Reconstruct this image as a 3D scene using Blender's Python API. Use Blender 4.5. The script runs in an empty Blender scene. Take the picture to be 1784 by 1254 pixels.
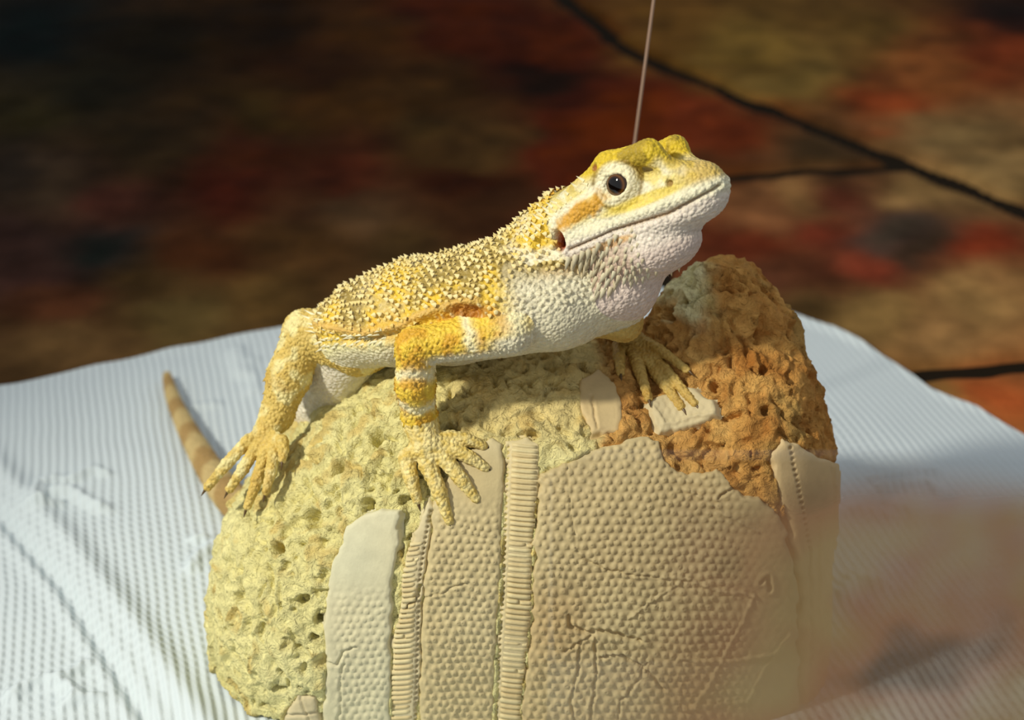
import bpy, math, random
import numpy as np
import openvdb
from mathutils import Vector, Matrix
from mathutils.bvhtree import BVHTree
from mathutils.kdtree import KDTree

random.seed(7)
rng = np.random.default_rng(7)
scene = bpy.context.scene
COL = scene.collection

# ------------------------------------------------------------------ camera, world, light, exposure
W_PX, H_PX = 1784, 1254
LENS = 60.0
F = LENS / 36.0 * W_PX               # focal length in pixels; also the subject distance in design units
S = 0.1413e-3                        # metres per design unit (about one pixel at the animal)
TILT = math.radians(28.0)
CT, ST = math.cos(TILT), math.sin(TILT)
ZF = -650.0                          # floor height in design units

cam_d = bpy.data.cameras.new('camera')
cam_d.lens = LENS; cam_d.sensor_width = 36.0
cam_d.clip_start = 0.01; cam_d.clip_end = 50
cam = bpy.data.objects.new('camera', cam_d)
COL.objects.link(cam)
cam.location = (0.0, -CT * F * S, (ST * F - ZF) * S)
cam.rotation_euler = (math.radians(90.0) - TILT, 0, 0)
cam_d.dof.use_dof = True
cam_d.dof.focus_distance = (F - 100) * S
cam_d.dof.aperture_fstop = 13.5
scene.camera = cam

world = bpy.data.worlds.new('world'); scene.world = world
world.use_nodes = True
bg = world.node_tree.nodes['Background']
bg.inputs['Color'].default_value = (0.93, 0.96, 1.0, 1)
bg.inputs['Strength'].default_value = 0.47

def lamp(name, loc, target, power, color, radius, spot_deg, blend):
    d = bpy.data.lights.new(name, 'SPOT')
    d.energy = power; d.color = color; d.shadow_soft_size = radius
    d.spot_size = math.radians(spot_deg); d.spot_blend = blend
    o = bpy.data.objects.new(name, d); COL.objects.link(o)
    o.location = loc
    o.rotation_euler = (Vector(target) - Vector(loc)).to_track_quat('-Z', 'Y').to_euler()
    return o
KEY_DIR = Vector((-0.70, -0.42, 0.66)).normalized()
KEY_T = Vector((0.0, 0.0, 0.095))
lamp('basking_lamp', KEY_T + KEY_DIR * 0.62, KEY_T, 16.0, (1.0, 0.95, 0.82), 0.022, 52, 0.9)

scene.view_settings.view_transform = 'Standard'
scene.view_settings.look = 'None'
scene.view_settings.gamma = 1.0
scene.view_settings.use_curve_mapping = False
scene.view_settings.exposure = -0.08

# ------------------------------------------------------------------ coordinates
# design units: X right, Y away, Z up, origin at the middle of the frame at the animal's distance
def U(px, py, d=0.0):
    px, py, d = np.broadcast_arrays(*(np.asarray(v, dtype=np.float64) for v in (px, py, d)))
    k = (F + d) / F
    cx = (px - W_PX / 2) * k
    cy = (H_PX / 2 - py) * k
    return np.stack([cx, d * CT + cy * ST, cy * CT - d * ST], -1)
def cam2u(v):                        # direction in camera axes (right, up, away) -> design axes
    v = np.asarray(v, float)
    return np.array([v[0], v[2] * CT + v[1] * ST, v[1] * CT - v[2] * ST])
def pix(P):
    P = np.asarray(P, float)
    cd = P[..., 1] * CT - P[..., 2] * ST
    cy = P[..., 1] * ST + P[..., 2] * CT
    k = F / (F + cd)
    return W_PX / 2 + P[..., 0] * k, H_PX / 2 - cy * k
CAM_U = np.array([0.0, -CT * F, ST * F])
def floor_hit(px, py, z=ZF):
    a = U(px, py, 0.0)
    t = (z - CAM_U[2]) / (a[..., 2] - CAM_U[2])
    return CAM_U + (a - CAM_U) * t[..., None]
def world_pts(P):
    P = np.asarray(P, float)
    return np.stack([P[..., 0] * S, P[..., 1] * S, (P[..., 2] - ZF) * S], -1)

# ------------------------------------------------------------------ small numeric tools
def srgb(r, g, b):
    c = np.array([r, g, b], float) / 255.0
    return np.where(c <= 0.04045, c / 12.92, ((c + 0.055) / 1.055) ** 2.4)
def sstep(a, b, x):
    t = np.clip((x - a) / (b - a), 0, 1)
    return t * t * (3 - 2 * t)
def mix(a, b, t):
    t = np.asarray(t)[..., None]
    return a * (1 - t) + b * t
def _hash(i, j, k, seed):
    h = (i.astype(np.uint32) * np.uint32(374761393) + j.astype(np.uint32) * np.uint32(668265263)
         + k.astype(np.uint32) * np.uint32(2147483647) + np.uint32(seed * 1274126177 % 4294967295))
    h = (h ^ (h >> np.uint32(13))) * np.uint32(1274126177)
    h = h ^ (h >> np.uint32(16))
    return (h & np.uint32(0xffff)).astype(np.float32) / 32767.5 - 1.0
def noise(P, size, seed=0):
    q = np.asarray(P, np.float64) / size
    i = np.floor(q).astype(np.int64)
    f = (q - i).astype(np.float32)
    f = f * f * f * (f * (f * 6 - 15) + 10)
    i = (i + 100000).astype(np.int64)
    r = 0
    for dx in (0, 1):
        wx = f[..., 0] if dx else 1 - f[..., 0]
        for dy in (0, 1):
            wy = f[..., 1] if dy else 1 - f[..., 1]
            for dz in (0, 1):
                wz = f[..., 2] if dz else 1 - f[..., 2]
                r = r + wx * wy * wz * _hash(i[..., 0] + dx, i[..., 1] + dy, i[..., 2] + dz, seed)
    return r
def fbm(P, size, octaves=3, seed=0):
    r, a = 0, 1.0
    for o in range(octaves):
        r = r + a * noise(P, size / 2 ** o, seed + o * 17)
        a *= 0.5
    return r
def poly_sd(poly, x, y):             # signed distance, positive inside
    poly = np.asarray(poly, float)
    d = np.full(np.shape(x), 1e18); inside = np.zeros(np.shape(x), bool)
    n = len(poly)
    for a in range(n):
        x0, y0 = poly[a]; x1, y1 = poly[(a + 1) % n]
        ex, ey = x1 - x0, y1 - y0
        t = np.clip(((x - x0) * ex + (y - y0) * ey) / (ex * ex + ey * ey + 1e-12), 0, 1)
        d = np.minimum(d, (x - x0 - ex * t) ** 2 + (y - y0 - ey * t) ** 2)
        c = ((y0 > y) != (y1 > y)) & (x < (x1 - x0) * (y - y0) / (y1 - y0 + 1e-12) + x0)
        inside ^= c
    return np.where(inside, 1, -1) * np.sqrt(d)
def line_dist(pts, x, y):
    d = np.full(np.shape(x), 1e18)
    for (x0, y0), (x1, y1) in zip(pts[:-1], pts[1:]):
        ex, ey = x1 - x0, y1 - y0
        t = np.clip(((x - x0) * ex + (y - y0) * ey) / (ex * ex + ey * ey + 1e-12), 0, 1)
        d = np.minimum(d, (x - x0 - ex * t) ** 2 + (y - y0 - ey * t) ** 2)
    return np.sqrt(d)
def interp_poly(pts, n):
    pts = np.asarray(pts, float)
    s = np.r_[0, np.cumsum(np.linalg.norm(np.diff(pts, axis=0), axis=1))]
    t = np.linspace(0, s[-1], n)
    return np.stack([np.interp(t, s, pts[:, k]) for k in range(pts.shape[1])], -1)
def smooth_poly(pts, n, rounds=3):
    q = np.asarray(pts, float)
    for _ in range(rounds):          # corner cutting that keeps the ends
        a = q[:-1] * 0.75 + q[1:] * 0.25; b = q[:-1] * 0.25 + q[1:] * 0.75
        q = np.concatenate([q[:1], np.stack([a, b], 1).reshape(-1, q.shape[1]), q[-1:]])
    return interp_poly(q, n)

# ------------------------------------------------------------------ mesh and object helpers
def vnormals(V, Q):
    n = np.cross(V[Q[:, 2]] - V[Q[:, 0]], V[Q[:, 3 % Q.shape[1]]] - V[Q[:, 1]]) if Q.shape[1] == 4 else \
        np.cross(V[Q[:, 1]] - V[Q[:, 0]], V[Q[:, 2]] - V[Q[:, 0]])
    N = np.zeros_like(V)
    for c in range(Q.shape[1]):
        for k in range(3):
            N[:, k] += np.bincount(Q[:, c], n[:, k], len(V))
    return N / (np.linalg.norm(N, axis=1)[:, None] + 1e-12)
def mesh_from(name, V, Q, color=None, smooth=True):
    me = bpy.data.meshes.new(name)
    V = np.asarray(V, np.float32); Q = np.asarray(Q, np.int32)
    me.vertices.add(len(V)); me.vertices.foreach_set('co', V.ravel())
    m = Q.shape[1]
    me.loops.add(Q.size); me.loops.foreach_set('vertex_index', Q.ravel())
    me.polygons.add(len(Q))
    me.polygons.foreach_set('loop_start', np.arange(0, Q.size, m, dtype=np.int32))
    me.polygons.foreach_set('use_smooth', np.full(len(Q), smooth, bool))
    me.update(calc_edges=True)
    if color is not None:
        a = me.color_attributes.new('Col', 'FLOAT_COLOR', 'POINT')
        c = np.ones((len(V), 4), np.float32); c[:, :3] = color
        a.data.foreach_set('color', c.ravel())
    me.validate()
    return me
def add_obj(name, me, mat=None, parent=None, origin=(0, 0, 0)):
    o = bpy.data.objects.new(name, me); COL.objects.link(o)
    if mat and me is not None and not me.materials: me.materials.append(mat)
    if parent is not None: o.parent = parent
    else: o.location = origin
    return o
def tag(o, label=None, cat=None, group=None, kind=None):
    if label: o['label'] = label
    if cat: o['category'] = cat
    if group: o['group'] = group
    if kind: o['kind'] = kind
    return o
def build(name, VU, Q, mat, parent=None, base=None, color=None, smooth=True):
    """mesh given in design units; base = the thing's base point (design units)"""
    b = np.asarray(base, float)
    w = world_pts(VU) - world_pts(b)
    me = mesh_from(name, w, Q, color, smooth)
    return add_obj(name, me, mat, parent, tuple(world_pts(b)) if parent is None else (0, 0, 0))
def grid_quads(nu, nv, keep=None):
    i = np.arange(nu * nv).reshape(nu, nv)
    Q = np.stack([i[:-1, :-1], i[1:, :-1], i[1:, 1:], i[:-1, 1:]], -1).reshape(-1, 4)
    if keep is not None:
        k = keep.reshape(-1)
        Q = Q[k[Q].all(1)]
    return Q
def compact(V, Q, *attrs):
    used = np.zeros(len(V), bool); used[Q] = True
    m = np.cumsum(used) - 1
    return (V[used], m[Q]) + tuple(a[used] for a in attrs)
def tube(path, radii, seg=8, cap=True):
    path = np.asarray(path, float); n = len(path)
    radii = np.broadcast_to(np.asarray(radii, float), (n,))
    T = np.gradient(path, axis=0); T /= np.linalg.norm(T, axis=1)[:, None] + 1e-12
    ref = np.array([0.3, 0.2, 0.93]); V = []
    for a in range(n):
        x = np.cross(T[a], ref); x /= np.linalg.norm(x) + 1e-12
        y = np.cross(T[a], x)
        for s in range(seg):
            an = 2 * math.pi * s / seg
            V.append(path[a] + radii[a] * (math.cos(an) * x + math.sin(an) * y))
    V = np.array(V); Q = []
    for a in range(n - 1):
        for s in range(seg):
            s2 = (s + 1) % seg
            Q.append([a * seg + s, a * seg + s2, (a + 1) * seg + s2, (a + 1) * seg + s])
    if cap:
        V = np.concatenate([V, path[:1], path[-1:]])
        c0, c1 = len(V) - 2, len(V) - 1
        for s in range(seg):
            s2 = (s + 1) % seg
            Q.append([s2, s, c0, c0]); Q.append([(n - 1) * seg + s, (n - 1) * seg + s2, c1, c1])
    return V, np.array(Q)
def tri_quads(Q):                    # degenerate quads -> triangles
    T = []
    for a, b, c, d in Q:
        T.append([a, b, c])
        if c != d: T.append([a, c, d])
    return np.array(T)

# ------------------------------------------------------------------ materials
def nt(mat):
    mat.use_nodes = True
    return mat.node_tree.nodes, mat.node_tree.links
def principled(name, color=(0.8, 0.8, 0.8), rough=0.7, spec=0.3):
    m = bpy.data.materials.new(name); N, L = nt(m)
    b = N['Principled BSDF']
    b.inputs['Base Color'].default_value = (*color, 1)
    b.inputs['Roughness'].default_value = rough
    b.inputs['Specular IOR Level'].default_value = spec
    return m, N, L, b
def tex_coord(N, L, scale=1.0, rot=(0, 0, 0)):
    t = N.new('ShaderNodeTexCoord'); mp = N.new('ShaderNodeMapping')
    mp.inputs['Scale'].default_value = (scale,) * 3 if not hasattr(scale, '__len__') else scale
    mp.inputs['Rotation'].default_value = rot
    L.new(t.outputs['Object'], mp.inputs['Vector'])
    return mp.outputs['Vector']
def tex_noise(N, L, vec, scale, detail=4, rough=0.55):
    n = N.new('ShaderNodeTexNoise'); n.inputs['Scale'].default_value = scale
    n.inputs['Detail'].default_value = detail; n.inputs['Roughness'].default_value = rough
    L.new(vec, n.inputs['Vector'])
    return n.outputs['Fac']
def tex_voronoi(N, L, vec, scale, feature='F1'):
    n = N.new('ShaderNodeTexVoronoi'); n.inputs['Scale'].default_value = scale; n.feature = feature
    L.new(vec, n.inputs['Vector'])
    return n.outputs['Distance']
def math_node(N, L, op, a, b=None):
    n = N.new('ShaderNodeMath'); n.operation = op
    for k, v in enumerate((a, b)):
        if v is None: continue
        if isinstance(v, (int, float)): n.inputs[k].default_value = v
        else: L.new(v, n.inputs[k])
    return n.outputs[0]
def bump(N, L, bsdf, height, dist, strength=1.0, prev=None):
    n = N.new('ShaderNodeBump'); n.inputs['Distance'].default_value = dist
    n.inputs['Strength'].default_value = strength
    L.new(height, n.inputs['Height'])
    if prev is not None: L.new(prev, n.inputs['Normal'])
    L.new(n.outputs[0], bsdf.inputs['Normal'])
    return n.outputs[0]
def col_attr_modulated(N, L, b, vec, scale, lo, hi, detail=4):
    a = N.new('ShaderNodeAttribute'); a.attribute_name = 'Col'
    f = tex_noise(N, L, vec, scale, detail)
    r = N.new('ShaderNodeMapRange'); r.inputs['From Min'].default_value = 0.3; r.inputs['From Max'].default_value = 0.7
    r.inputs['To Min'].default_value = lo; r.inputs['To Max'].default_value = hi
    L.new(f, r.inputs['Value'])
    m = N.new('ShaderNodeVectorMath'); m.operation = 'SCALE'
    L.new(a.outputs['Color'], m.inputs[0]); L.new(r.outputs[0], m.inputs['Scale'])
    L.new(m.outputs[0], b.inputs['Base Color'])

def make_stone_floor_mat():
    m, N, L, b = principled('slate', rough=0.85, spec=0.03)
    v = tex_coord(N, L)
    col_attr_modulated(N, L, b, v, 60, 0.75, 1.25, 6)
    bump(N, L, b, tex_noise(N, L, v, 90, 6, 0.6), 0.003, 0.5)
    return m
def make_rock_mat():
    m, N, L, b = principled('porous_rock', rough=0.9, spec=0.1)
    v = tex_coord(N, L)
    col_attr_modulated(N, L, b, v, 420, 0.82, 1.14, 6)
    h1 = tex_noise(N, L, v, 900, 6, 0.65)
    w = N.new('ShaderNodeTexNoise'); w.inputs['Scale'].default_value = 330; w.inputs['Detail'].default_value = 3
    w.inputs['Distortion'].default_value = 1.1
    L.new(v, w.inputs['Vector'])
    ridg = math_node(N, L, 'ABSOLUTE', math_node(N, L, 'SUBTRACT', w.outputs['Fac'], 0.5))
    p = bump(N, L, b, math_node(N, L, 'MINIMUM', math_node(N, L, 'MULTIPLY', ridg, 7.0), 1.0), 0.0009, 0.55)
    bump(N, L, b, h1, 0.0009, 0.8, p)
    return m
def make_plate_mat():
    m, N, L, b = principled('shell_plate', rough=0.6, spec=0.25)
    v = tex_coord(N, L)
    col_attr_modulated(N, L, b, v, 260, 0.93, 1.06, 4)
    bump(N, L, b, tex_noise(N, L, v, 1400, 3), 0.0002, 0.4)
    return m
def make_skin_mat():
    m, N, L, b = principled('lizard_skin', rough=0.55, spec=0.3)
    v = tex_coord(N, L)
    col_attr_modulated(N, L, b, v, 700, 0.86, 1.12, 3)
    d = tex_voronoi(N, L, v, 1150)
    p = bump(N, L, b, math_node(N, L, 'SUBTRACT', 1.0, d), 0.00055, 0.75)
    b.inputs['Subsurface Weight'].default_value = 0.06
    b.inputs['Subsurface Radius'].default_value = (1.0, 0.5, 0.25)
    b.inputs['Subsurface Scale'].default_value = 0.0012
    return m
def make_towel_mat(rot):
    m, N, L, b = principled('paper_towel', (0.64, 0.715, 0.735), rough=0.95, spec=0.05)
    v = tex_coord(N, L, 1.0, (0, 0, rot))
    sx = N.new('ShaderNodeSeparateXYZ'); L.new(v, sx.inputs[0])
    wob = math_node(N, L, 'MULTIPLY', math_node(N, L, 'SUBTRACT', tex_noise(N, L, v, 18, 2), 0.5), 0.004)
    x = math_node(N, L, 'ADD', sx.outputs[0], wob)
    rib = math_node(N, L, 'SINE', math_node(N, L, 'MULTIPLY', x, 2 * math.pi / 0.00265))
    dot = math_node(N, L, 'SINE', math_node(N, L, 'MULTIPLY', sx.outputs[1], 2 * math.pi / 0.0036))
    amp = N.new('ShaderNodeMapRange')            # dots emerge where the sheet is pressed flatter
    amp.inputs['From Min'].default_value = 0.42; amp.inputs['From Max'].default_value = 0.62
    L.new(tex_noise(N, L, v, 9, 1), amp.inputs['Value'])
    d2 = math_node(N, L, 'MULTIPLY', math_node(N, L, 'MULTIPLY', dot, rib), amp.outputs[0])
    h = math_node(N, L, 'ADD', rib, math_node(N, L, 'MULTIPLY', d2, 0.6))
    p = bump(N, L, b, h, 0.00042, 0.55)
    bump(N, L, b, tex_noise(N, L, v, 1500, 3), 0.0003, 0.3, p)
    return m
def make_glass_mat():
    m = bpy.data.materials.new('haze_painted_glass'); N, L = nt(m)
    N.remove(N['Principled BSDF']); out = N['Material Output']
    clear = N.new('ShaderNodeBsdfTransparent'); gl = N.new('ShaderNodeBsdfGlossy')
    gl.inputs['Roughness'].default_value = 0.02
    haze_bsdf = N.new('ShaderNodeBsdfDiffuse'); tr = N.new('ShaderNodeBsdfTranslucent')
    v = tex_coord(N, L)
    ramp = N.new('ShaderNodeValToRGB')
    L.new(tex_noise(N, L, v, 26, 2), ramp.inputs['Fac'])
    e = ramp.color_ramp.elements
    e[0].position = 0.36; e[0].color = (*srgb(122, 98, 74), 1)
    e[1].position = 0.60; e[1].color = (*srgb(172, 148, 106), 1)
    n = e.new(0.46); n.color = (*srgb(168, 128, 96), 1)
    L.new(ramp.outputs[0], haze_bsdf.inputs['Color']); L.new(ramp.outputs[0], tr.inputs['Color'])
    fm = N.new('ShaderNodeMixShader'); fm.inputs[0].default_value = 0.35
    L.new(haze_bsdf.outputs[0], fm.inputs[1]); L.new(tr.outputs[0], fm.inputs[2])
    fr = N.new('ShaderNodeMixShader'); fr.inputs[0].default_value = 0.03
    L.new(clear.outputs[0], fr.inputs[1]); L.new(gl.outputs[0], fr.inputs[2])
    # painted reflection haze, denser away from the pane's upper inner corner: attribute on the sheet
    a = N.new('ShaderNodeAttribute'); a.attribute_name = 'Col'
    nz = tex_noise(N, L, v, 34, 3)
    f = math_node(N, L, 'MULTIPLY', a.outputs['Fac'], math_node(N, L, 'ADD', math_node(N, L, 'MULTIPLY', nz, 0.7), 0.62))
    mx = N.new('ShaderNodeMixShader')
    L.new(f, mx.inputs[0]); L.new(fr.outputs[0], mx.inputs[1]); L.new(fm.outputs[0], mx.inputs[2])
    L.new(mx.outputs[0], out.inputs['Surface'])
    return m
M_STONE = make_stone_floor_mat(); M_ROCK = make_rock_mat(); M_PLATE = make_plate_mat(); M_SKIN = make_skin_mat()
M_GROUT = principled('grout', tuple(srgb(34, 27, 18)), 0.95, 0.05)[0]

# ------------------------------------------------------------------ floor of slate slabs
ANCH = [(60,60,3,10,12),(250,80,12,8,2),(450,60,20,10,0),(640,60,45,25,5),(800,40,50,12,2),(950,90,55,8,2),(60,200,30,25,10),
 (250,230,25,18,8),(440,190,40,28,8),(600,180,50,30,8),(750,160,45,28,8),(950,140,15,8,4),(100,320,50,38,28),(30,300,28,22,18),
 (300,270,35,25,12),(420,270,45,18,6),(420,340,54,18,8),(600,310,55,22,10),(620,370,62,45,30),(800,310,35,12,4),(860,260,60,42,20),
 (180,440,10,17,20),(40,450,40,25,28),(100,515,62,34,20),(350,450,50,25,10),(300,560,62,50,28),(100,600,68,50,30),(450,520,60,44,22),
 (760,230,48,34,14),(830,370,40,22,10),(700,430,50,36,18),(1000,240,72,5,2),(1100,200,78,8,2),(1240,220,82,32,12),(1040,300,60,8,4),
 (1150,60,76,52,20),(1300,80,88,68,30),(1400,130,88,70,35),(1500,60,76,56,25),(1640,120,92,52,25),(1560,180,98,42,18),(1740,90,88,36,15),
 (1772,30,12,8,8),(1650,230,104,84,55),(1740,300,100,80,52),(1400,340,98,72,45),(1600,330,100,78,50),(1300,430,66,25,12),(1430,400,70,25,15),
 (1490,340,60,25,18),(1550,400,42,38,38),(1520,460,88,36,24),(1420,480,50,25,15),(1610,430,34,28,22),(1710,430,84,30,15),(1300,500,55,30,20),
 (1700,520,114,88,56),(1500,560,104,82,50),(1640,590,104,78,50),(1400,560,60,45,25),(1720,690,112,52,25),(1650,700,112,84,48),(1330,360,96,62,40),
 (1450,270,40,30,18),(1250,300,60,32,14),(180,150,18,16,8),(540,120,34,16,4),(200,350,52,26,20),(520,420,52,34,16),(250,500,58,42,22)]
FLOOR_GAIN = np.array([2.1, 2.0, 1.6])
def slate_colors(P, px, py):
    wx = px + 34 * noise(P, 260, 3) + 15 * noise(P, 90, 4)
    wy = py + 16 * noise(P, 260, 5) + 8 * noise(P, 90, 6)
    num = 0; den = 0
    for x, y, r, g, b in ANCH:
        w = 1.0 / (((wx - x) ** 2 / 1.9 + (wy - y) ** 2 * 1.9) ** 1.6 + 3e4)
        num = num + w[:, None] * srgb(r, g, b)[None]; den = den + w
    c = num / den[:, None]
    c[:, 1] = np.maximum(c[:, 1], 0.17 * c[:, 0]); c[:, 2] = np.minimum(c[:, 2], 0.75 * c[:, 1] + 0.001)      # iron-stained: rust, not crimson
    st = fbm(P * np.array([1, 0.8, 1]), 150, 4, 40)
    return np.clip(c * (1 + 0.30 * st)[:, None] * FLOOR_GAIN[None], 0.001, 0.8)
def slab(name, poly_px, parent, step=26):
    poly = floor_hit(*np.array(poly_px, float).T)[:, :2]
    (x0, y0), (x1, y1) = poly.min(0) - 30, poly.max(0) + 30
    nx, ny = int((x1 - x0) / step) + 2, int((y1 - y0) / step) + 2
    X, Y = np.meshgrid(np.linspace(x0, x1, nx), np.linspace(y0, y1, ny), indexing='ij')
    P = np.stack([X, Y, np.zeros_like(X)], -1)
    sd = poly_sd(poly, X + 16 * noise(P, 120, 9), Y + 16 * noise(P, 120, 11))
    P[..., 2] = ZF - 3 - 42 * (1 - sstep(12, 46, sd)) + 4 * noise(P, 170, 12) * sstep(20, 80, sd) - 4
    keep = sd > -40
    Q = grid_quads(nx, ny, keep)
    V, Q = compact(P.reshape(-1, 3), Q)
    px, py = pix(V)
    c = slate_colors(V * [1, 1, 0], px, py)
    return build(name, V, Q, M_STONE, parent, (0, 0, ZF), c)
gx = np.array([[-9000, -4000], [9000, -4000], [9000, 9000], [-9000, 9000]], float)
floor_o = build('floor', np.c_[gx, np.full(4, ZF - 30.0)], np.array([[0, 1, 2, 3]]), M_GROUT, None, (0, 0, ZF), smooth=False)
tag(floor_o, 'dark slate stone floor with recessed joints', kind='structure')
# joints traced on the stone: A runs obliquely, B meets it, C crosses below
slab('stone_slab', [(-1500, -330), (700, -250), (1068, 66), (1120, 96), (1350, 190), (1585, 280), (1400, 287), (1248, 296), (1190, 330),
                    (1150, 480), (1130, 620), (1200, 900), (1300, 1254), (1300, 2600), (-2600, 2600)], floor_o, 26)
slab('stone_slab', [(720, -250), (3300, -330), (3000, 800), (1784, 352), (1598, 280), (1350, 182), (1120, 88), (1075, 62)], floor_o, 26)
slab('stone_slab', [(1250, 303), (1400, 294), (1590, 287), (1784, 366), (2970, 800), (2975, 884), (2005, 600), (1784, 622), (1570, 640), (1380, 660),
                    (1180, 700), (1140, 560), (1160, 480), (1196, 336)], floor_o, 20)
slab('stone_slab', [(1180, 708), (1380, 667), (1570, 647), (1784, 629), (2010, 607), (3000, 900), (2600, 2600), (1320, 2600), (1310, 1254), (1210, 900)], floor_o, 26)

# ------------------------------------------------------------------ paper towel
EDGE = [(-700, 860), (-300, 752), (0, 686), (120, 660), (250, 628), (400, 598), (520, 575), (760, 536), (960, 514), (1120, 508), (1250, 525),
        (1340, 548), (1400, 566), (1450, 582), (1500, 608), (1560, 643), (1620, 688), (1660, 708), (1700, 722), (1745, 748), (1784, 772), (1900, 850), (2200, 1100)]
M_TOWEL = make_towel_mat(math.radians(-14))
NE = 640
def towel():
    e = floor_hit(*interp_poly(EDGE, NE).T)[:, :2]
    nb = 520
    fx = np.linspace(-1500, 1500, NE)
    front = np.stack([fx, np.full(NE, -1000.0)], -1)
    t = np.linspace(0, 1, nb) ** 1.25
    XY = e[:, None] * (1 - t)[None, :, None] + front[:, None] * t[None, :, None]
    P = np.concatenate([XY, np.zeros(XY.shape[:2] + (1,))], -1)
    px, py = pix(np.concatenate([XY, np.full(XY.shape[:2] + (1,), ZF)], -1))
    z = 20 + 5 * noise(P, 420, 21) + 2.5 * noise(P, 140, 22)
    z += 10 * np.exp(-((1 - t) * 0 + t / 0.012) ** 2)[None, :] * (0.6 + 0.7 * noise(P, 120, 23))   # edge curls a little
    fl = lambda a: [tuple(v[:2]) for v in floor_hit(*np.array(a, float).T)]
    crease = line_dist(fl([(-60, 770), (0, 835), (120, 960), (240, 1110), (340, 1254), (420, 1380)]), XY[..., 0], XY[..., 1])
    below = poly_sd(np.array(fl([(-60, 770), (0, 835), (120, 960), (240, 1110), (340, 1254), (420, 1380), (-900, 1500), (-900, 900)])), XY[..., 0], XY[..., 1])
    z += 20 * np.exp(-(crease / 34) ** 2) - 8 * sstep(0, 60, below)
    c2 = line_dist(fl([(-60, 850), (0, 905), (110, 1030), (200, 1170), (260, 1270)]), XY[..., 0], XY[..., 1])
    z += -9 * np.exp(-(c2 / 14) ** 2) + 8 * np.exp(-((c2 - 25) / 16) ** 2)
    for wr, hgt, wid in WRINKLES:
        wx_, wy_ = XY[..., 0] + 14 * noise(P, 60, 25), XY[..., 1] + 14 * noise(P, 60, 26)
        z += 1.25 * hgt * np.exp(-(line_dist(fl(wr), wx_, wy_) / (1.5 * wid)) ** 2)
    V = P.reshape(-1, 3); V[:, 2] = ZF + z.ravel()
    Q = grid_quads(NE, nb)
    n0 = len(V)
    under = V.copy(); under[:, 2] = ZF - 1
    rim = np.concatenate([np.arange(NE) * nb, ])      # back rim goes down to the floor
    V2 = np.concatenate([V, under[rim]])
    R = np.stack([rim[:-1], rim[1:], n0 + np.arange(1, NE), n0 + np.arange(0, NE - 1)], -1)
    Q = np.concatenate([Q, R])
    if vnormals(V2, Q)[n0 // 2, 2] < 0: Q = Q[:, ::-1]
    o = build('paper_towel', V2, Q, M_TOWEL, None, (0, 0, ZF))
    return tag(o, 'white embossed paper towel spread under the fossil rock', 'paper towel')
WRINKLES = [([(65, 900), (80, 855), (110, 845)], 14, 12), ([(105, 865), (150, 890), (180, 900)], 16, 10), ([(130, 850), (165, 830), (182, 838)], 13, 9),
            ([(60, 905), (100, 895)], 11, 10), ([(30, 1225), (80, 1190), (130, 1225)], 15, 12), ([(110, 1190), (150, 1170)], 12, 10),
            ([(120, 1240), (170, 1230)], 13, 10), ([(330, 720), (380, 712)], 8, 12), ([(410, 620), (420, 660)], 10, 16), ([(440, 640), (445, 690)], 8, 14),
            ([(345, 1000), (370, 960)], 14, 10), ([(340, 950), (360, 945)], 12, 8),
            ([(1545, 868), (1600, 860), (1630, 872)], 16, 12), ([(1530, 850), (1620, 838)], 12, 12), ([(1460, 1050), (1490, 1020), (1530, 1030)], 16, 14),
            ([(1540, 900), (1575, 905)], 12, 12), ([(1480, 900), (1540, 920)], 10, 14)]
towel()

# ------------------------------------------------------------------ fossil rock: solid form
def sd_super(P, c, r, n):
    q = np.abs((P - c) / r)
    f = ((q[..., 0] ** 3.6 + q[..., 1] ** 3.6) ** (n / 3.6) + q[..., 2] ** n) ** (1.0 / n)
    return (f - 1) * min(r) * 0.8
def sd_ell(P, c, r):
    q = (P - c) / r
    k0 = np.sqrt((q * q).sum(-1)); k1 = np.sqrt(((q / r) ** 2).sum(-1)) + 1e-9
    return k0 * (k0 - 1) / k1
def smin(a, b, k):
    h = np.clip(0.5 + 0.5 * (b - a) / k, 0, 1)
    return b * (1 - h) + a * h - k * h * (1 - h)
ROCK_MAIN = (np.array([10.0, 110, -600]), np.array([590.0, 352, 572]), 2.5)
ROCK_BUMP = (np.array([384.0, 150, -74]), np.array([136.0, 150, 190]))
ROCK_RIGHT = (np.array([418.0, 80, -270]), np.array([172.0, 230, 280]))
ROCK_LEFT = (np.array([-370.0, 40, -520]), np.array([180.0, 250, 260]))
def rock_sdf(P):
    P = np.asarray(P)
    x = P[..., 0]
    t = np.maximum(-(x + 60.0), 0)
    Q = np.stack([x, P[..., 1] + 0.0 * x, P[..., 2] + 0.0011 * t * t / (1 + 0.0014 * t)], -1)     # the top falls away on this side
    d = sd_super(Q, *ROCK_MAIN)
    d = smin(d, sd_ell(P, *ROCK_BUMP), 46.0)
    d = smin(d, sd_ell(P, *ROCK_RIGHT), 60.0)
    d = smin(d, sd_ell(P, *ROCK_LEFT), 60.0)
    return d
def rock_hit(px, py):
    """points of the rock's smooth form met by sight lines, and its normals there"""
    a = U(px, py, 0.0); D = a - CAM_U
    D /= np.linalg.norm(D, axis=-1)[..., None]
    t = np.full(D.shape[:-1], F - 900.0)
    for _ in range(70):
        t = t + 0.8 * np.clip(rock_sdf(CAM_U + D * t[..., None]), -60, 200)
    P = CAM_U + D * t[..., None]
    return P, rock_normal(P)
def rock_normal(P):
    e = 2.0
    g = np.stack([rock_sdf(P + np.eye(3)[k] * e) - rock_sdf(P - np.eye(3)[k] * e) for k in range(3)], -1)
    return g / (np.linalg.norm(g, axis=-1)[..., None] + 1e-9)

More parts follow.
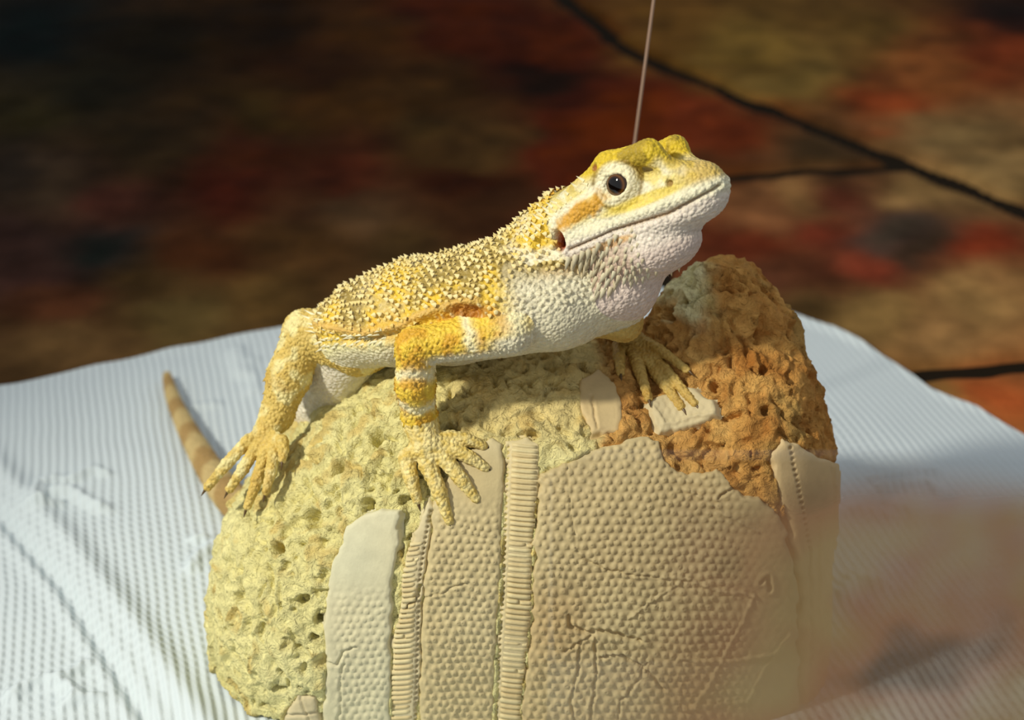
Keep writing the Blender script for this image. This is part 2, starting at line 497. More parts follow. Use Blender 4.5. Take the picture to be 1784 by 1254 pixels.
# plates, traced on the rock's face
PLATE_L = [(596, 945), (606, 918), (630, 899), (662, 886), (697, 889), (694, 950), (686, 990), (682, 1050), (681, 1110), (679, 1290), (560, 1290), (564, 1230), (568, 1150), (566, 1090), (571, 1035), (580, 985)]
PLATE_SLIVER = [(722, 935), (735, 900), (748, 868), (757, 884), (748, 930), (738, 1000), (733, 1100), (728, 1290), (682, 1290), (684, 1115), (696, 1095), (700, 1020), (708, 965)]
PLATE_M = [(756, 880), (770, 850), (800, 800), (840, 768), (862, 764), (876, 772), (876, 870), (872, 1000), (866, 1100), (856, 1290), (731, 1290), (735, 1100), (741, 1000), (752, 920)]
PLATE_RIB = [(883, 768), (915, 762), (940, 776), (938, 830), (934, 870), (928, 950), (926, 1050), (916, 1150), (903, 1290), (859, 1290), (868, 1100), (874, 1000), (878, 870)]
PLATE_R = [(938, 826), (1000, 802), (1045, 778), (1085, 768), (1130, 762), (1144, 766), (1152, 792), (1166, 816), (1205, 826), (1250, 816), (1272, 842), (1300, 862), (1345, 882),
           (1368, 925), (1384, 1000), (1390, 1100), (1386, 1290), (906, 1290), (918, 1150), (929, 1050), (931, 960), (936, 880)]
PLATE_FR = [(1342, 790), (1362, 764), (1386, 772), (1420, 796), (1458, 806), (1480, 850), (1480, 1290), (1392, 1290), (1396, 1100), (1391, 1000), (1376, 920), (1352, 850)]
PLATE_CHIP = [(1128, 705), (1150, 690), (1205, 676), (1240, 698), (1254, 724), (1190, 746), (1150, 753)]
PLATE_CHIP2 = [(1008, 665), (1040, 640), (1075, 672), (1086, 700), (1080, 752), (1030, 756), (1012, 720)]
PLATE_BL = [(488, 1300), (500, 1232), (520, 1205), (552, 1212), (566, 1290)]
ALL_PLATES = [PLATE_L, PLATE_SLIVER, PLATE_M, PLATE_RIB, PLATE_R, PLATE_FR, PLATE_CHIP, PLATE_CHIP2, PLATE_BL]
BIG_PITS = [(652, 757, 15, 26), (585, 812, 13, 18), (540, 905, 24, 20), (478, 955, 15, 26), (525, 1045, 12, 16), (557, 1080, 14, 22), (430, 880, 22, 26), (548, 1110, 9, 18),
            (1165, 548, 16, 26), (1192, 520, 8, 18), (640, 880, 15, 14), (780, 745, 13, 16), (410, 1040, 14, 12), (380, 1230, 20, 18), (700, 870, 12, 14), (930, 755, 12, 16), (1015, 640, 12, 12),
            (1240, 668, 10, 18), (1340, 712, 12, 16), (1335, 640, 12, 14), (1430, 720, 10, 14), (480, 1200, 9, 14), (517, 1130, 8, 14), (610, 790, 8, 12)]
ROCK_BASE = np.array([10.0, 110, ZF])
def rock_body():
    vx = 3.4
    lo = np.array([-580.0, -300, -670]); hi = np.array([610.0, 520, 200])
    n = ((hi - lo) / vx).astype(int) + 1
    arr = np.empty(n, np.float32)
    ys = lo[1] + vx * np.arange(n[1]); zs = lo[2] + vx * np.arange(n[2])
    Y, Z = np.meshgrid(ys.astype(np.float32), zs.astype(np.float32), indexing='ij')
    for i in range(n[0]):
        P = np.stack([np.full_like(Y, lo[0] + vx * i), Y, Z], -1)
        arr[i] = np.maximum(rock_sdf(P), (ZF + 24) - P[..., 2])
    g = openvdb.FloatGrid(background=50.0); g.copyFromArray(arr)
    V, Q = g.convertToQuads(isovalue=0.0)
    V = V.astype(float) * vx + lo; Q = Q[:, ::-1].astype(int)
    N = vnormals(V, Q)
    if (N * (V - [10, 110, -400])).sum(1).mean() < 0: Q = Q[:, ::-1]; N = -N
    px, py = pix(V)
    front = ((CAM_U - V) * N).sum(1) > 0
    cover = np.full(len(V), -1e9)
    for p in ALL_PLATES: cover = np.maximum(cover, poly_sd(p, px, py))
    cover = sstep(-4, 8, cover) * front
    rough = 1 - 0.85 * cover
    n1 = fbm(V, 130, 2, 1)
    wv = V + np.stack([fbm(V, 40, 2, 5 + k) for k in range(3)], -1) * 16
    n2 = fbm(wv, 34, 2, 8)
    n3 = fbm(wv, 15, 2, 12)
    ridge = 1 - np.abs(noise(wv * [1.2, 1.2, 0.7], 26, 30)) * 2
    d = 10 * n1 + 6 * n2 + 3.8 * n3 + 3.5 * ridge
    pit = noise(wv, 14, 55)
    d -= 11 * sstep(0.36, 0.66, pit) + 8 * sstep(0.4, 0.7, noise(wv, 30, 56))
    d *= rough
    d -= 4 * cover
    # large cavities
    for (x, y, r, dep) in BIG_PITS:
        c, cn = rock_hit(x, y)
        q = np.linalg.norm((V - c) * [1, 0.8, 1.15], axis=1) + 3.5 * n3
        d -= 1.5 * dep * (1 - sstep(0.5 * r, 1.0 * r, q)) * rough
    V2 = V + N * d[:, None]
    V2[:, 2] = np.maximum(V2[:, 2], ZF + 18)
    # pale yellow limestone, the higher lobe's ochre shade and lit patch painted in
    pale = mix(srgb(228, 218, 148), srgb(236, 228, 164), 0.5 + 0.5 * n1)
    pale = mix(pale, srgb(218, 196, 122), sstep(0.2, 0.9, n2))
    shade_brown = mix(srgb(220, 168, 92), srgb(186, 128, 62), 0.5 + 0.6 * fbm(wv, 46, 3, 77))  # brown of the shaded right side, painted into the stone
    st = sstep(-26, 30, (V[:, 0] - 348) + 0.05 * (V[:, 2]) + 22 * n2)          # head's shade painted over the high lobe
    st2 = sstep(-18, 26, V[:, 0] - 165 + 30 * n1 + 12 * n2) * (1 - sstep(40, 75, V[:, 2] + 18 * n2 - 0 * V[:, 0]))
    mid = sstep(-60, 60, V[:, 0] + 120) * 0.55 * sstep(-150, -60, V[:, 2])
    c = mix(pale, srgb(222, 190, 122), np.clip(mid, 0, 1))
    c = mix(c, shade_brown, np.clip(np.maximum(st, st2 * 0.9), 0, 1))
    lit_patch = sstep(-20, 14, 338 - V[:, 0] + 10 * n2) * sstep(175, 215, V[:, 0]) * sstep(20, 62, V[:, 2] + 16 * n2)  # lit area left of the head's shadow, painted pale
    c = mix(c, srgb(246, 240, 186), lit_patch * 0.85)
    crust = sstep(0.25, 0.8, fbm(V, 90, 3, 91)) * sstep(380, 470, V[:, 0])
    c = mix(c, srgb(182, 150, 86), crust * 0.7)
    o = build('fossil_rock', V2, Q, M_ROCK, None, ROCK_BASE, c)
    return tag(o, 'pale yellow porous rock set with cracked pitted shell plates', 'rock')
rock = rock_body()

# ------------------------------------------------------------------ shell plates on the rock
PC_A = srgb(214, 206, 176); PC_B = srgb(206, 190, 148)
def tubercles(px, py, pitch, seed):
    """height field of small ringed knobs on a jittered hexagonal layout"""
    r = np.random.default_rng(seed)
    h = pitch * 0.866
    j = np.floor(py / h).astype(int)
    best = np.full(px.shape, 1e9)
    J = r.uniform(-0.2, 0.2, (64, 64, 2))
    for dj in (-1, 0, 1):
        for di in (-1, 0, 1):
            jj = j + dj
            i = np.floor(px / pitch - 0.5 * (jj % 2)).astype(int) + di
            cx = (i + 0.5 + 0.5 * (jj % 2) + J[i % 64, jj % 64, 0]) * pitch
            cy = (jj + 0.5 + J[i % 64, jj % 64, 1]) * h
            best = np.minimum(best, np.hypot(px - cx, py - cy))
    return best / pitch
def plate(name, poly, thick, step=2.2, bumps=None, grooves=(), dots=None, color=PC_A, color2=None, edge_noise=2.5, smooth_zone=None, lean=None, parent=None):
    p = np.array(poly, float)
    x0, y0 = p.min(0) - 9; x1, y1 = p.max(0) + 9
    y1 = min(y1, 1330)
    nx, ny = int((x1 - x0) / step) + 2, int((y1 - y0) / step) + 2
    X, Y = np.meshgrid(np.linspace(x0, x1, nx), np.linspace(y0, y1, ny), indexing='ij')
    G = np.stack([X, Y, np.zeros_like(X)], -1)
    sd = poly_sd(p, X + edge_noise * noise(G, 22, 31), Y + edge_noise * noise(G, 22, 33)) + 0.8 * edge_noise * noise(G, 9, 35)
    H, Nn = rock_hit(X, Y)
    off = -9 + (thick + 9) * sstep(-4.5, 2.5, sd) - 1.6 * (1 - sstep(2, 9, sd))
    off = off + 1.6 * noise(G, 75, 41) + 0.7 * noise(G, 28, 42)
    tint = np.zeros_like(X)
    if bumps:
        pitch, amp = bumps
        q = tubercles(X + 3 * noise(G, 40, 43), Y + 3 * noise(G, 40, 44), pitch, 5)
        f = np.ones_like(X) if smooth_zone is None else smooth_zone(X, Y)
        f = f * sstep(3, 10, sd)
        ring = (1 - sstep(0.16, 0.36, q)) - 0.75 * (1 - sstep(0.03, 0.17, q)) - 0.35 * sstep(0.36, 0.5, q)
        off = off + 1.55 * amp * f * ring
    for g, w, dep in grooves:
        gd = line_dist(g, X + 2.5 * noise(G, 14, 47), Y + 2.5 * noise(G, 14, 48))
        off = off - dep * (1 - sstep(0.3 * w, w, gd))
        off = off + 0.25 * dep * np.exp(-((gd - 1.7 * w) / w) ** 2)
    if dots:
        for g, pitch, rad in dots:
            n = max(2, int(np.linalg.norm(np.diff(np.array(g, float), axis=0), axis=1).sum() / pitch))
            for cx, cy in interp_poly(g, n):
                off = off - 7 * (1 - sstep(0.4 * rad, rad, np.hypot(X - cx, (Y - cy))))
    if lean is not None: off = off + lean(X, Y)
    V = H + Nn * off[..., None]
    keep = (sd > -7) & (np.abs(rock_sdf(H)) < 3.0) & (((CAM_U - H) * Nn).sum(-1) > 0.06 * F)
    Q = grid_quads(nx, ny, keep)
    c = mix(np.broadcast_to(color, X.shape + (3,)), np.broadcast_to(color2 if color2 is not None else PC_B, X.shape + (3,)), 0.5 + 0.5 * noise(G, 120, 46))
    V, Q, c = compact(V.reshape(-1, 3), Q, c.reshape(-1, 3))
    N = vnormals(V, Q)
    if ((CAM_U - V) * N).sum(1).mean() < 0: Q = Q[:, ::-1]
    return build(name, V, Q, M_PLATE, parent or rock, ROCK_BASE, c)
GREY_W = srgb(208, 206, 174); WARM = srgb(212, 196, 156)
plate('shell_plate', PLATE_L, 9, bumps=(14, 1.5), smooth_zone=lambda x, y: sstep(1000, 1060, y) * sstep(570, 600, x), color=GREY_W, color2=srgb(212, 204, 166),
      grooves=[([(566, 1152), (590, 1152), (598, 1130), (622, 1122)], 3.0, 4), ([(600, 1150), (594, 1180), (590, 1290)], 3, 2.5)])
strip_l = plate('ribbed_strip', PLATE_SLIVER, 4, color=srgb(216, 206, 166), dots=[([(750, 890), (738, 960), (731, 1010), (728, 1100), (723, 1280)], 9, 3.6)],
                grooves=[([(700, 1070), (720, 1050), (735, 1020)], 4, 6)])
plate('shell_plate', PLATE_M, 6, bumps=(14, 2.0), smooth_zone=lambda x, y: sstep(850, 930, y), color=srgb(208, 195, 152), color2=srgb(200, 182, 134),
      grooves=[([(735, 1040), (770, 1030), (815, 1012)], 2.2, 3)])
strip_m = plate('ribbed_strip', PLATE_RIB, 4, color=srgb(216, 200, 152), dots=[([(886, 778), (882, 870), (878, 1000), (872, 1100), (862, 1290)], 9.5, 3.8)])
CR = [([(940, 830), (990, 860), (1000, 920), (1008, 965)], 1.8, 2.5), ([(1008, 965), (1045, 985), (1085, 996), (1145, 1002)], 2.4, 4), ([(1145, 1002), (1190, 1004), (1240, 1022), (1310, 1034)], 3, -3),
      ([(1095, 1072), (1140, 1040), (1190, 1004)], 2.5, -2.5), ([(990, 1066), (994, 1086), (1020, 1096), (1060, 1096), (1112, 1112)], 5, 7), ([(984, 1130), (1006, 1114), (1036, 1100)], 3, 4),
      ([(1008, 1114), (1006, 1160), (994, 1210), (1000, 1254)], 3.2, 5), ([(1038, 1104), (1038, 1140), (1036, 1200), (1026, 1254)], 3.2, 5), ([(1046, 1138), (1085, 1136), (1120, 1156), (1158, 1196)], 2.4, 5),
      ([(1125, 1150), (1110, 1180), (1080, 1215), (1078, 1254)], 2.2, 4), ([(1190, 850), (1260, 892), (1320, 925)], 3, -2.5), ([(1250, 868), (1276, 850)], 2.4, 5), ([(1310, 1036), (1270, 1120), (1210, 1225)], 4, -2.5),
      ([(1180, 1142), (1260, 1146), (1340, 1138)], 3.4, -3), ([(1190, 1230), (1230, 1222), (1300, 1218)], 3.4, -3), ([(1322, 1010), (1334, 1000), (1336, 1024)], 4, 7), ([(1300, 1218), (1330, 1160), (1372, 1100)], 3, -2),
      ([(1030, 1130), (1038, 1240)], 2, 0), ([(985, 800), (992, 860)], 1.6, 2)]
plate('shell_plate', PLATE_R, 9, step=2.4, bumps=(15.5, 2.1), grooves=CR, color=srgb(202, 186, 140), color2=srgb(192, 168, 120),
      smooth_zone=lambda x, y: 1 - 0.85 * sstep(1230, 1330, x) * sstep(780, 880, y), edge_noise=4)
plate('shell_plate', PLATE_FR, 8, step=2.4, color=srgb(214, 190, 142), color2=srgb(206, 178, 128), dots=[([(1372, 780), (1384, 840), (1396, 900), (1404, 950)], 9, 3)],
      grooves=[([(1350 + a * 0.13, a), (1366 + a * 0.13 - 100 * 0, a + 6)], 2, 3) for a in ()] + [([(1404, 950), (1408, 1060), (1408, 1254)], 2.2, 4), ([(1446, 812), (1450, 900), (1447, 1010)], 3, -3), ([(1420, 900), (1424, 1254)], 2, 2.5)])
plate('shell_fragment', PLATE_CHIP, 8, color=srgb(206, 190, 148), bumps=(14, 0.8), grooves=[([(1136, 712), (1158, 742), (1245, 722)], 3, -2.5)])
plate('shell_fragment', PLATE_CHIP2, 4, color=srgb(206, 180, 128), grooves=[([(1030, 690), (1040, 745)], 3, 3)])
plate('shell_fragment', PLATE_BL, 8, color=srgb(216, 210, 176), grooves=[([(500, 1240), (560, 1236)], 3, 4), ([(525, 1210), (540, 1250)], 3, 3)])

def ridge(xa, ya, xb, yb, w, h, parent, lift=4.0):
    """one little raised rib lying across a strip"""
    n = 5; t = np.linspace(0, 1, n)
    px = xa + (xb - xa) * t; py = ya + (yb - ya) * t + 0.6 * np.sin(t * 3.1)
    prof = [(-0.5, -4.0), (-0.36, 0.55 * h), (0.0, h), (0.36, 0.55 * h), (0.5, -4.0)]
    A = np.array([q[0] for q in prof]); Zp = np.array([q[1] for q in prof])
    end = np.array([0.55] + [1.0] * (n - 2) + [0.55])
    H, Nn = rock_hit(np.repeat(px[:, None], 5, 1), py[:, None] + A[None] * w)
    z = lift + np.where(Zp < 0, Zp, Zp * end[:, None])
    V = (H + Nn * z[..., None]).reshape(-1, 3)
    V = np.array(V); Q = grid_quads(n, 5)
    m = len(V)
    caps = np.array([[0, 1, 3, 4], [m - 1, m - 2, m - 4, m - 5], [1, 2, 3, 3], [m - 2, m - 3, m - 4, m - 4]])
    T = tri_quads(np.concatenate([Q, caps]))
    N = vnormals(V, T)
    if ((CAM_U - V) * N).sum(1).mean() < 0: T = T[:, ::-1]
    c = np.broadcast_to(mix(srgb(222, 208, 160), srgb(208, 188, 138), random.random()), V.shape)
    o = build('ridge', V, T, M_PLATE, parent, ROCK_BASE, c)
    return o
def ridges(left, right, y0, y1, pitch, parent, fill=0.82, h=3.4, tilt=0.0, skip=0.0, lift=4.0):
    L = np.array(left, float); R = np.array(right, float)
    y = y0
    while y < y1:
        xa = np.interp(y, L[:, 1], L[:, 0]); xb = np.interp(y, R[:, 1], R[:, 0])
        p = pitch * random.uniform(0.9, 1.1)
        cut = random.random()
        if cut < 0.06:
            xm = xa + (xb - xa) * random.uniform(0.4, 0.75)
            ridge(xa, y, xm - 1, y + tilt * 0.5, p * fill, h, parent, lift)
            ridge(xm + 1.5, y + tilt * 0.5 + p * 0.25, xb, y + tilt, p * fill, h * 0.9, parent, lift)
        elif cut > 1 - skip:
            pass
        else:
            ridge(xa + random.uniform(-1, 1), y, xb + random.uniform(-3, 2), y + tilt, p * fill, h * random.uniform(0.85, 1.1), parent, lift)
        y += p
ridges([(893, 775), (889, 870), (885, 1000), (879, 1100), (869, 1254)], [(938, 775), (934, 870), (927, 960), (926, 1050), (915, 1150), (905, 1254)], 776, 1262, 9.0, strip_m, tilt=4)
ridges([(715, 945), (702, 1000), (699, 1060), (686, 1110), (682, 1254)], [(735, 945), (726, 1000), (723, 1060), (722, 1110), (716, 1254)], 948, 1262, 9.0, strip_l, tilt=-3)

# ------------------------------------------------------------------ glass pane, with reflected haze painted on, standing before the rock
def glass_pane():
    z0 = ZF
    y = -520.0
    # pane corners: where it stands on the floor and how tall and wide it is
    x0, x1 = 55.0, 1250.0
    ztop = 122.0
    nx, nz = 90, 60
    X, Z = np.meshgrid(np.linspace(x0, x1, nx), np.linspace(z0, ztop, nz), indexing='ij')
    a = (X - x0) / (x1 - x0); b = (ztop - Z) / (ztop - z0)
    P = np.stack([X, np.full_like(X, y), Z], -1)
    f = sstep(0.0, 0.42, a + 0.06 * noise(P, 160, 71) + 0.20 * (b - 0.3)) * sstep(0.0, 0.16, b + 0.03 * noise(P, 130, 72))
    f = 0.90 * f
    V = P.reshape(-1, 3); Q = grid_quads(nx, nz)
    Vb = V + [0, 14, 0]
    n = len(V); Qb = Q[:, ::-1] + n
    i = np.arange(n).reshape(nx, nz)
    rim = np.concatenate([i[:, 0], i[-1, 1:], i[::-1, -1][1:], i[0, ::-1][1:]])
    R = np.stack([rim[:-1], rim[1:], rim[1:] + n, rim[:-1] + n], -1)
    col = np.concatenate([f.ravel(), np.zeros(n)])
    VV = np.concatenate([V, Vb]); QQ = np.concatenate([Q, Qb, R])
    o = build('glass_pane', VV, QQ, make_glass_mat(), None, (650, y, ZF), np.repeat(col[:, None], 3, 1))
    return tag(o, 'low glass pane with painted reflection haze, standing in front of the rock', 'glass pane')
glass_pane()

# ------------------------------------------------------------------ lizard: one continuous body grown as a distance field
HV = 2.1; CH = 48
class Vol:
    def __init__(self): self.c = {}
    def apply(self, fn, lo, hi, k, op='add'):
        m = k + 3 * HV
        a = np.floor((np.asarray(lo) - m) / HV).astype(int); b = np.ceil((np.asarray(hi) + m) / HV).astype(int)
        for i in range(a[0] // CH, b[0] // CH + 1):
            for j in range(a[1] // CH, b[1] // CH + 1):
                for l in range(a[2] // CH, b[2] // CH + 1):
                    key = (i, j, l); o = np.array(key) * CH
                    s0 = np.maximum(a - o, 0); s1 = np.minimum(b - o + 1, CH)
                    if (s1 <= s0).any(): continue
                    if key not in self.c:
                        if op != 'add': continue
                        self.c[key] = np.full((CH,) * 3, 60.0, np.float32)
                    g = [(np.arange(s0[q], s1[q]) + o[q]) * HV for q in range(3)]
                    P = np.stack(np.meshgrid(*g, indexing='ij'), -1).astype(np.float32)
                    d = fn(P).astype(np.float32)
                    sl = tuple(slice(s0[q], s1[q]) for q in range(3))
                    v = self.c[key][sl]
                    if op == 'add': self.c[key][sl] = smin(v, d, k)
                    else: self.c[key][sl] = -smin(-v, d, k)
    def mesh(self):
        g = openvdb.FloatGrid(background=60.0)
        for key, arr in self.c.items(): g.copyFromArray(arr, ijk=tuple(int(q) * CH for q in key))
        V, Q = g.convertToQuads(isovalue=0.0)
        return V.astype(float) * HV, Q.astype(int)
PRIMS = {}
vol = Vol()
def p_seg(region, p0, p1, r0, r1, k=10.0):
    p0 = np.asarray(p0, float); p1 = np.asarray(p1, float); e = p1 - p0; ee = (e * e).sum() + 1e-9
    def fn(P):
        t = np.clip(((P - p0) @ e) / ee, 0, 1)
        return np.linalg.norm(P - p0 - t[..., None] * e, axis=-1) - (r0 + (r1 - r0) * t)
    r = max(r0, r1)
    vol.apply(fn, np.minimum(p0, p1) - r, np.maximum(p0, p1) + r, k)
    PRIMS.setdefault(region, []).append(fn)
def p_chain(region, pts, rad, k=10.0):
    for a in range(len(pts) - 1): p_seg(region, pts[a], pts[a + 1], rad[a], rad[a + 1], k)
def p_ell(region, c, axes, r, k=20.0, op='add'):
    c = np.asarray(c, float); A = np.asarray(axes, float); r = np.asarray(r, float)
    fn = lambda P: sd_ell((P - c) @ A.T, np.zeros(3), r)
    ext = np.sqrt(((A * r[:, None]) ** 2).sum(0))
    vol.apply(fn, c - ext, c + ext, k, op)
    if op == 'add': PRIMS.setdefault(region, []).append(fn)
def unit(v): v = np.asarray(v, float); return v / np.linalg.norm(v)

# trunk
TP = [((590, 588, 150), (58, 50, 62)), ((640, 562, 100), (85, 72, 98)), ((715, 545, 55), (100, 88, 124)), ((805, 535, 5), (105, 94, 130)),
      ((890, 525, -45), (95, 90, 116)), ((970, 522, -70), (85, 78, 92))]
BF = unit(U(*TP[4][0]) - U(*TP[0][0])); BL = unit(np.cross([0, 0, 1.0], BF)); BU = np.cross(BF, BL)
BODY_AX = np.array([BF, BU, BL])
for c, r in TP: p_ell('trunk', U(*c), BODY_AX, r, 38)
# head frame in camera axes (right, up, away), fitted to the face
HF = cam2u(unit((0.74, 0.26, -0.62))); HL = cam2u((0.6, 0.175, 0.78)); HL = unit(HL - HF * (HL @ HF)); HU = np.cross(HF, HL)
if HU[2] < 0: HU = -HU
HEAD_AX = np.array([HF, HU, HL]); HO = U(1060, 400, -90)
def hd(u, v, w): return HO + u * HF + v * HU + w * HL
def hlocal(P): return (P - HO) @ HEAD_AX.T
p_ell('head', hd(22, 42, 0), HEAD_AX, (112, 58, 82), 24)
for s in (-1, 1):
    p_ell('head', hd(-8, 8, 50 * s), HEAD_AX, (78, 54, 38), 24)
p_ell('head', hd(134, 24, 0), HEAD_AX, (100, 40, 52), 22)
p_ell('head', hd(196, 4, 0), HEAD_AX, (47, 29, 39), 18)
p_ell('head', hd(96, 0, 0), HEAD_AX, (142, 23, 68), 12)
p_ell('head', hd(82, -26, 0), HEAD_AX, (136, 29, 64), 12)
p_ell('head', hd(184, -18, 0), HEAD_AX, (50, 22, 37), 14)
p_ell('throat', hd(42, -60, 0), HEAD_AX, (102, 44, 72), 22)
p_ell('throat', hd(96, -62, 0), HEAD_AX, (66, 34, 52), 22)
p_ell('throat', hd(-14, -98, -6), HEAD_AX, (76, 54, 64), 28)
p_ell('neck', hd(-85, 4, 0), HEAD_AX, (92, 78, 88), 34)
p_seg('neck', hd(-60, -6, 0), U(905, 500, -30), 78, 88, 34)
p_seg('chest', hd(-30, -104, 0), U(975, 540, -75), 56, 60, 30)
for s in (-1, 1):
    p_seg('head', hd(72, 94, 47 * s), hd(150, 90, 41 * s), 22, 17, 14)           # brow ridge
    p_seg('head', hd(150, 88, 40 * s), hd(196, 20, 20 * s), 14, 11, 24)
    p_seg('head', hd(72, 92, 48 * s), hd(-30, 58, 66 * s), 20, 16, 16)           # temple ridge
    p_ell('head', hd(86, 58, 46 * s), HEAD_AX, (38, 32, 31), 8)                 # lids
    p_ell('head', hd(87, 57, 86 * s), HEAD_AX, (34, 24, 26), 3, 'cut')          # opening of the eye
    p_ell('head', hd(50, 16, 90 * s), HEAD_AX, (46, 14, 14), 18, 'cut')          # hollow before the jaw muscle
p_ell('head', hd(110, 122, 0), HEAD_AX, (62, 22, 24), 14, 'cut')                 # dip between the brows
# near fore limb
def on_rock(px, py, h): P, Nn = rock_hit(float(px), float(py)); return P + Nn * h
def depth_of(P): return P[1] * CT - P[2] * ST
SH, EL = U(892, 582, -138), U(724, 604, -118)
WR = on_rock(738, 742, 28)
p_chain('arm', [SH, EL], [34, 30], 20)
p_chain('arm', [EL, EL * 0.5 + WR * 0.5 + np.array([-4, -6, 0]), WR], [32, 31, 28], 14)
FING = [[(712, 800), (720, 838), (728, 870)], [(748, 812), (768, 856), (783, 906)], [(778, 803), (802, 832), (829, 868)], [(790, 784), (820, 799), (846, 815)], [(786, 766), (814, 769), (842, 778)]]
FR = [(14, 11.5, 7.5), (15, 12, 7.5), (14, 11.5, 7.5), (13, 10.5, 7), (12, 10, 7)]
TIPS = []
def digit(region, pts, rad, root, hs, rr=20):
    P = [on_rock(*p, h) if not isinstance(p, np.ndarray) else p for p, h in zip(pts, hs)]
    p_seg(region, root, P[0], rr, rad[0], 6)
    Pm = smooth_poly(np.array(P), 7, 2)
    rd = np.interp(np.linspace(0, 1, 7), [0, 0.5, 1], rad) * (1 + 0.06 * np.cos(np.linspace(0, 1, 7) * 12.5))
    p_chain(region, Pm, rd, 3)
    TIPS.append((Pm[-1], unit(Pm[-1] - Pm[-2]), rad[-1]))
PALM = on_rock(748, 778, 16)
p_seg('hand', WR, PALM, 29, 26, 14)
for f, r in zip(FING, FR): digit('hand', f, r, PALM, (13, 14, 6), 19)
# far fore limb, in the head's shade
WR2 = on_rock(1090, 592, 20)
p_chain('farhand', [U(1035, 545, -40), U(1086, 562, -50), WR2], [42, 30, 23], 14)
for f, r in zip([[(1076, 612), (1076, 632), (1080, 654)], [(1098, 618), (1112, 655), (1128, 697)], [(1112, 612), (1150, 660), (1188, 712)], [(1118, 604), (1164, 646), (1212, 706)], [(1116, 594), (1162, 614), (1200, 646)]],
                [(11, 10, 7), (12, 10, 7), (13, 11, 7.5), (12, 10, 7), (11, 9, 6)]):
    digit('farhand', f, r, WR2, (10, 12, 6), 17)
# hind limb
d0 = depth_of(on_rock(530, 762, 0))
KN = U(532, 578, 118); AN = U(482, 724, d0 - 30)
p_chain('thigh', [U(625, 600, 105), KN], [56, 38], 24)
p_chain('shank', [KN, KN * 0.45 + AN * 0.55 + np.array([-2, 0, 2]), AN], [38, 37, 28], 14)
HEEL = U(462, 752, d0 - 45)
p_seg('foot', AN, HEEL, 29, 22, 12)
def du(a, dd): return [U(x, y, d0 + q) for (x, y), q in zip(a, dd)]
for a, dd, r in [([(432, 768), (396, 806), (362, 848)], (-55, -60, -50), (11, 10, 7.5)), ([(447, 780), (423, 817), (400, 852)], (-62, -72, -64), (11, 10, 7)),
                 ([(462, 788), (449, 834), (431, 882)], (-70, -86, -84), (11, 10, 7)), ([(478, 784), (472, 822), (463, 856)], (-78, -100, -104), (10.5, 9.5, 6.5)), ([(492, 768), (494, 782), (492, 800)], (-80, -96, -104), (10, 9, 6.5))]:
    digit('foot', du(a, dd), r, HEEL, (0, 0, 0), 11)
# tail
def ft(px, py, r): P = floor_hit(float(px), float(py), ZF + r + 27); return P
tail_pts = [U(604, 618, 150), U(580, 668, 215), U(545, 742, 330), ft(470, 905, 40), ft(424, 888, 37), ft(392, 858, 33), ft(352, 796, 27), ft(318, 733, 20), ft(298, 686, 15), ft(291, 654, 11)]
tail_r = [62, 58, 50, 42, 37, 33, 27, 20, 15, 10]
tp = smooth_poly(np.c_[np.array(tail_pts), tail_r], 40, 3)
p_chain('tail', tp[:, :3], tp[:, 3], 6)

LV, LQ = vol.mesh()
LQ = LQ[:, ::-1]
LN = vnormals(LV, LQ)
if (LN * (LV - U(800, 535, 0)))[:, 2].mean() < 0: LQ = LQ[:, ::-1]; LN = -LN
def lap(V, Q, it=2):
    E = np.concatenate([Q[:, [0, 1]], Q[:, [1, 2]], Q[:, [2, 3]], Q[:, [3, 0]]])
    cnt = np.bincount(E[:, 0], minlength=len(V)).astype(float)[:, None]
    for _ in range(it):
        A = np.stack([np.bincount(E[:, 0], V[E[:, 1], k], len(V)) for k in range(3)], -1)
        V = V * 0.4 + 0.6 * A / np.maximum(cnt, 1)
    return V
LV = lap(LV, LQ, 2); LN = vnormals(LV, LQ)
names = list(PRIMS)
dist = np.full(len(LV), 1e9); reg = np.zeros(len(LV), int)
P32 = LV.astype(np.float32)
for q, nme in enumerate(names):
    for fn in PRIMS[nme]:
        d = fn(P32); b = d < dist
        dist[b] = d[b]; reg[b] = q
R = {n: reg == q for q, n in enumerate(names)}
bvh = BVHTree.FromPolygons([tuple(v) for v in LV], [tuple(int(c) for c in f) for f in LQ])
def skin_hit(px, py):
    a = U(float(px), float(py), 0.0); d = unit(a - CAM_U)
    h = bvh.ray_cast(Vector(CAM_U), Vector(d))
    return (np.array(h[0]), np.array(h[1])) if h[0] is not None else (None, None)
def skin_path(pts, n):
    out = [skin_hit(*p)[0] for p in interp_poly(pts, n)]
    return np.array([o for o in out if o is not None])
def path_dist(P, path):
    d = np.full(len(P), 1e18)
    for a, b in zip(path[:-1], path[1:]):
        e = b - a; t = np.clip(((P - a) @ e) / ((e * e).sum() + 1e-9), 0, 1)
        d = np.minimum(d, ((P - a - t[:, None] * e) ** 2).sum(1))
    return np.sqrt(d)
def mirror_head(path):
    l = (path - HO) @ HEAD_AX.T; l[:, 2] *= -1
    return HO + l @ HEAD_AX
HLc = hlocal(LV)
px, py = pix(LV)
front = sstep(850, 915, px) * sstep(462, 505, py + 0.12 * (px - 900))
facing = ((CAM_U - LV) * LN).sum(1) > 0
headish = R['head'] | R['throat'] | R['neck']
dis = np.zeros(len(LV))
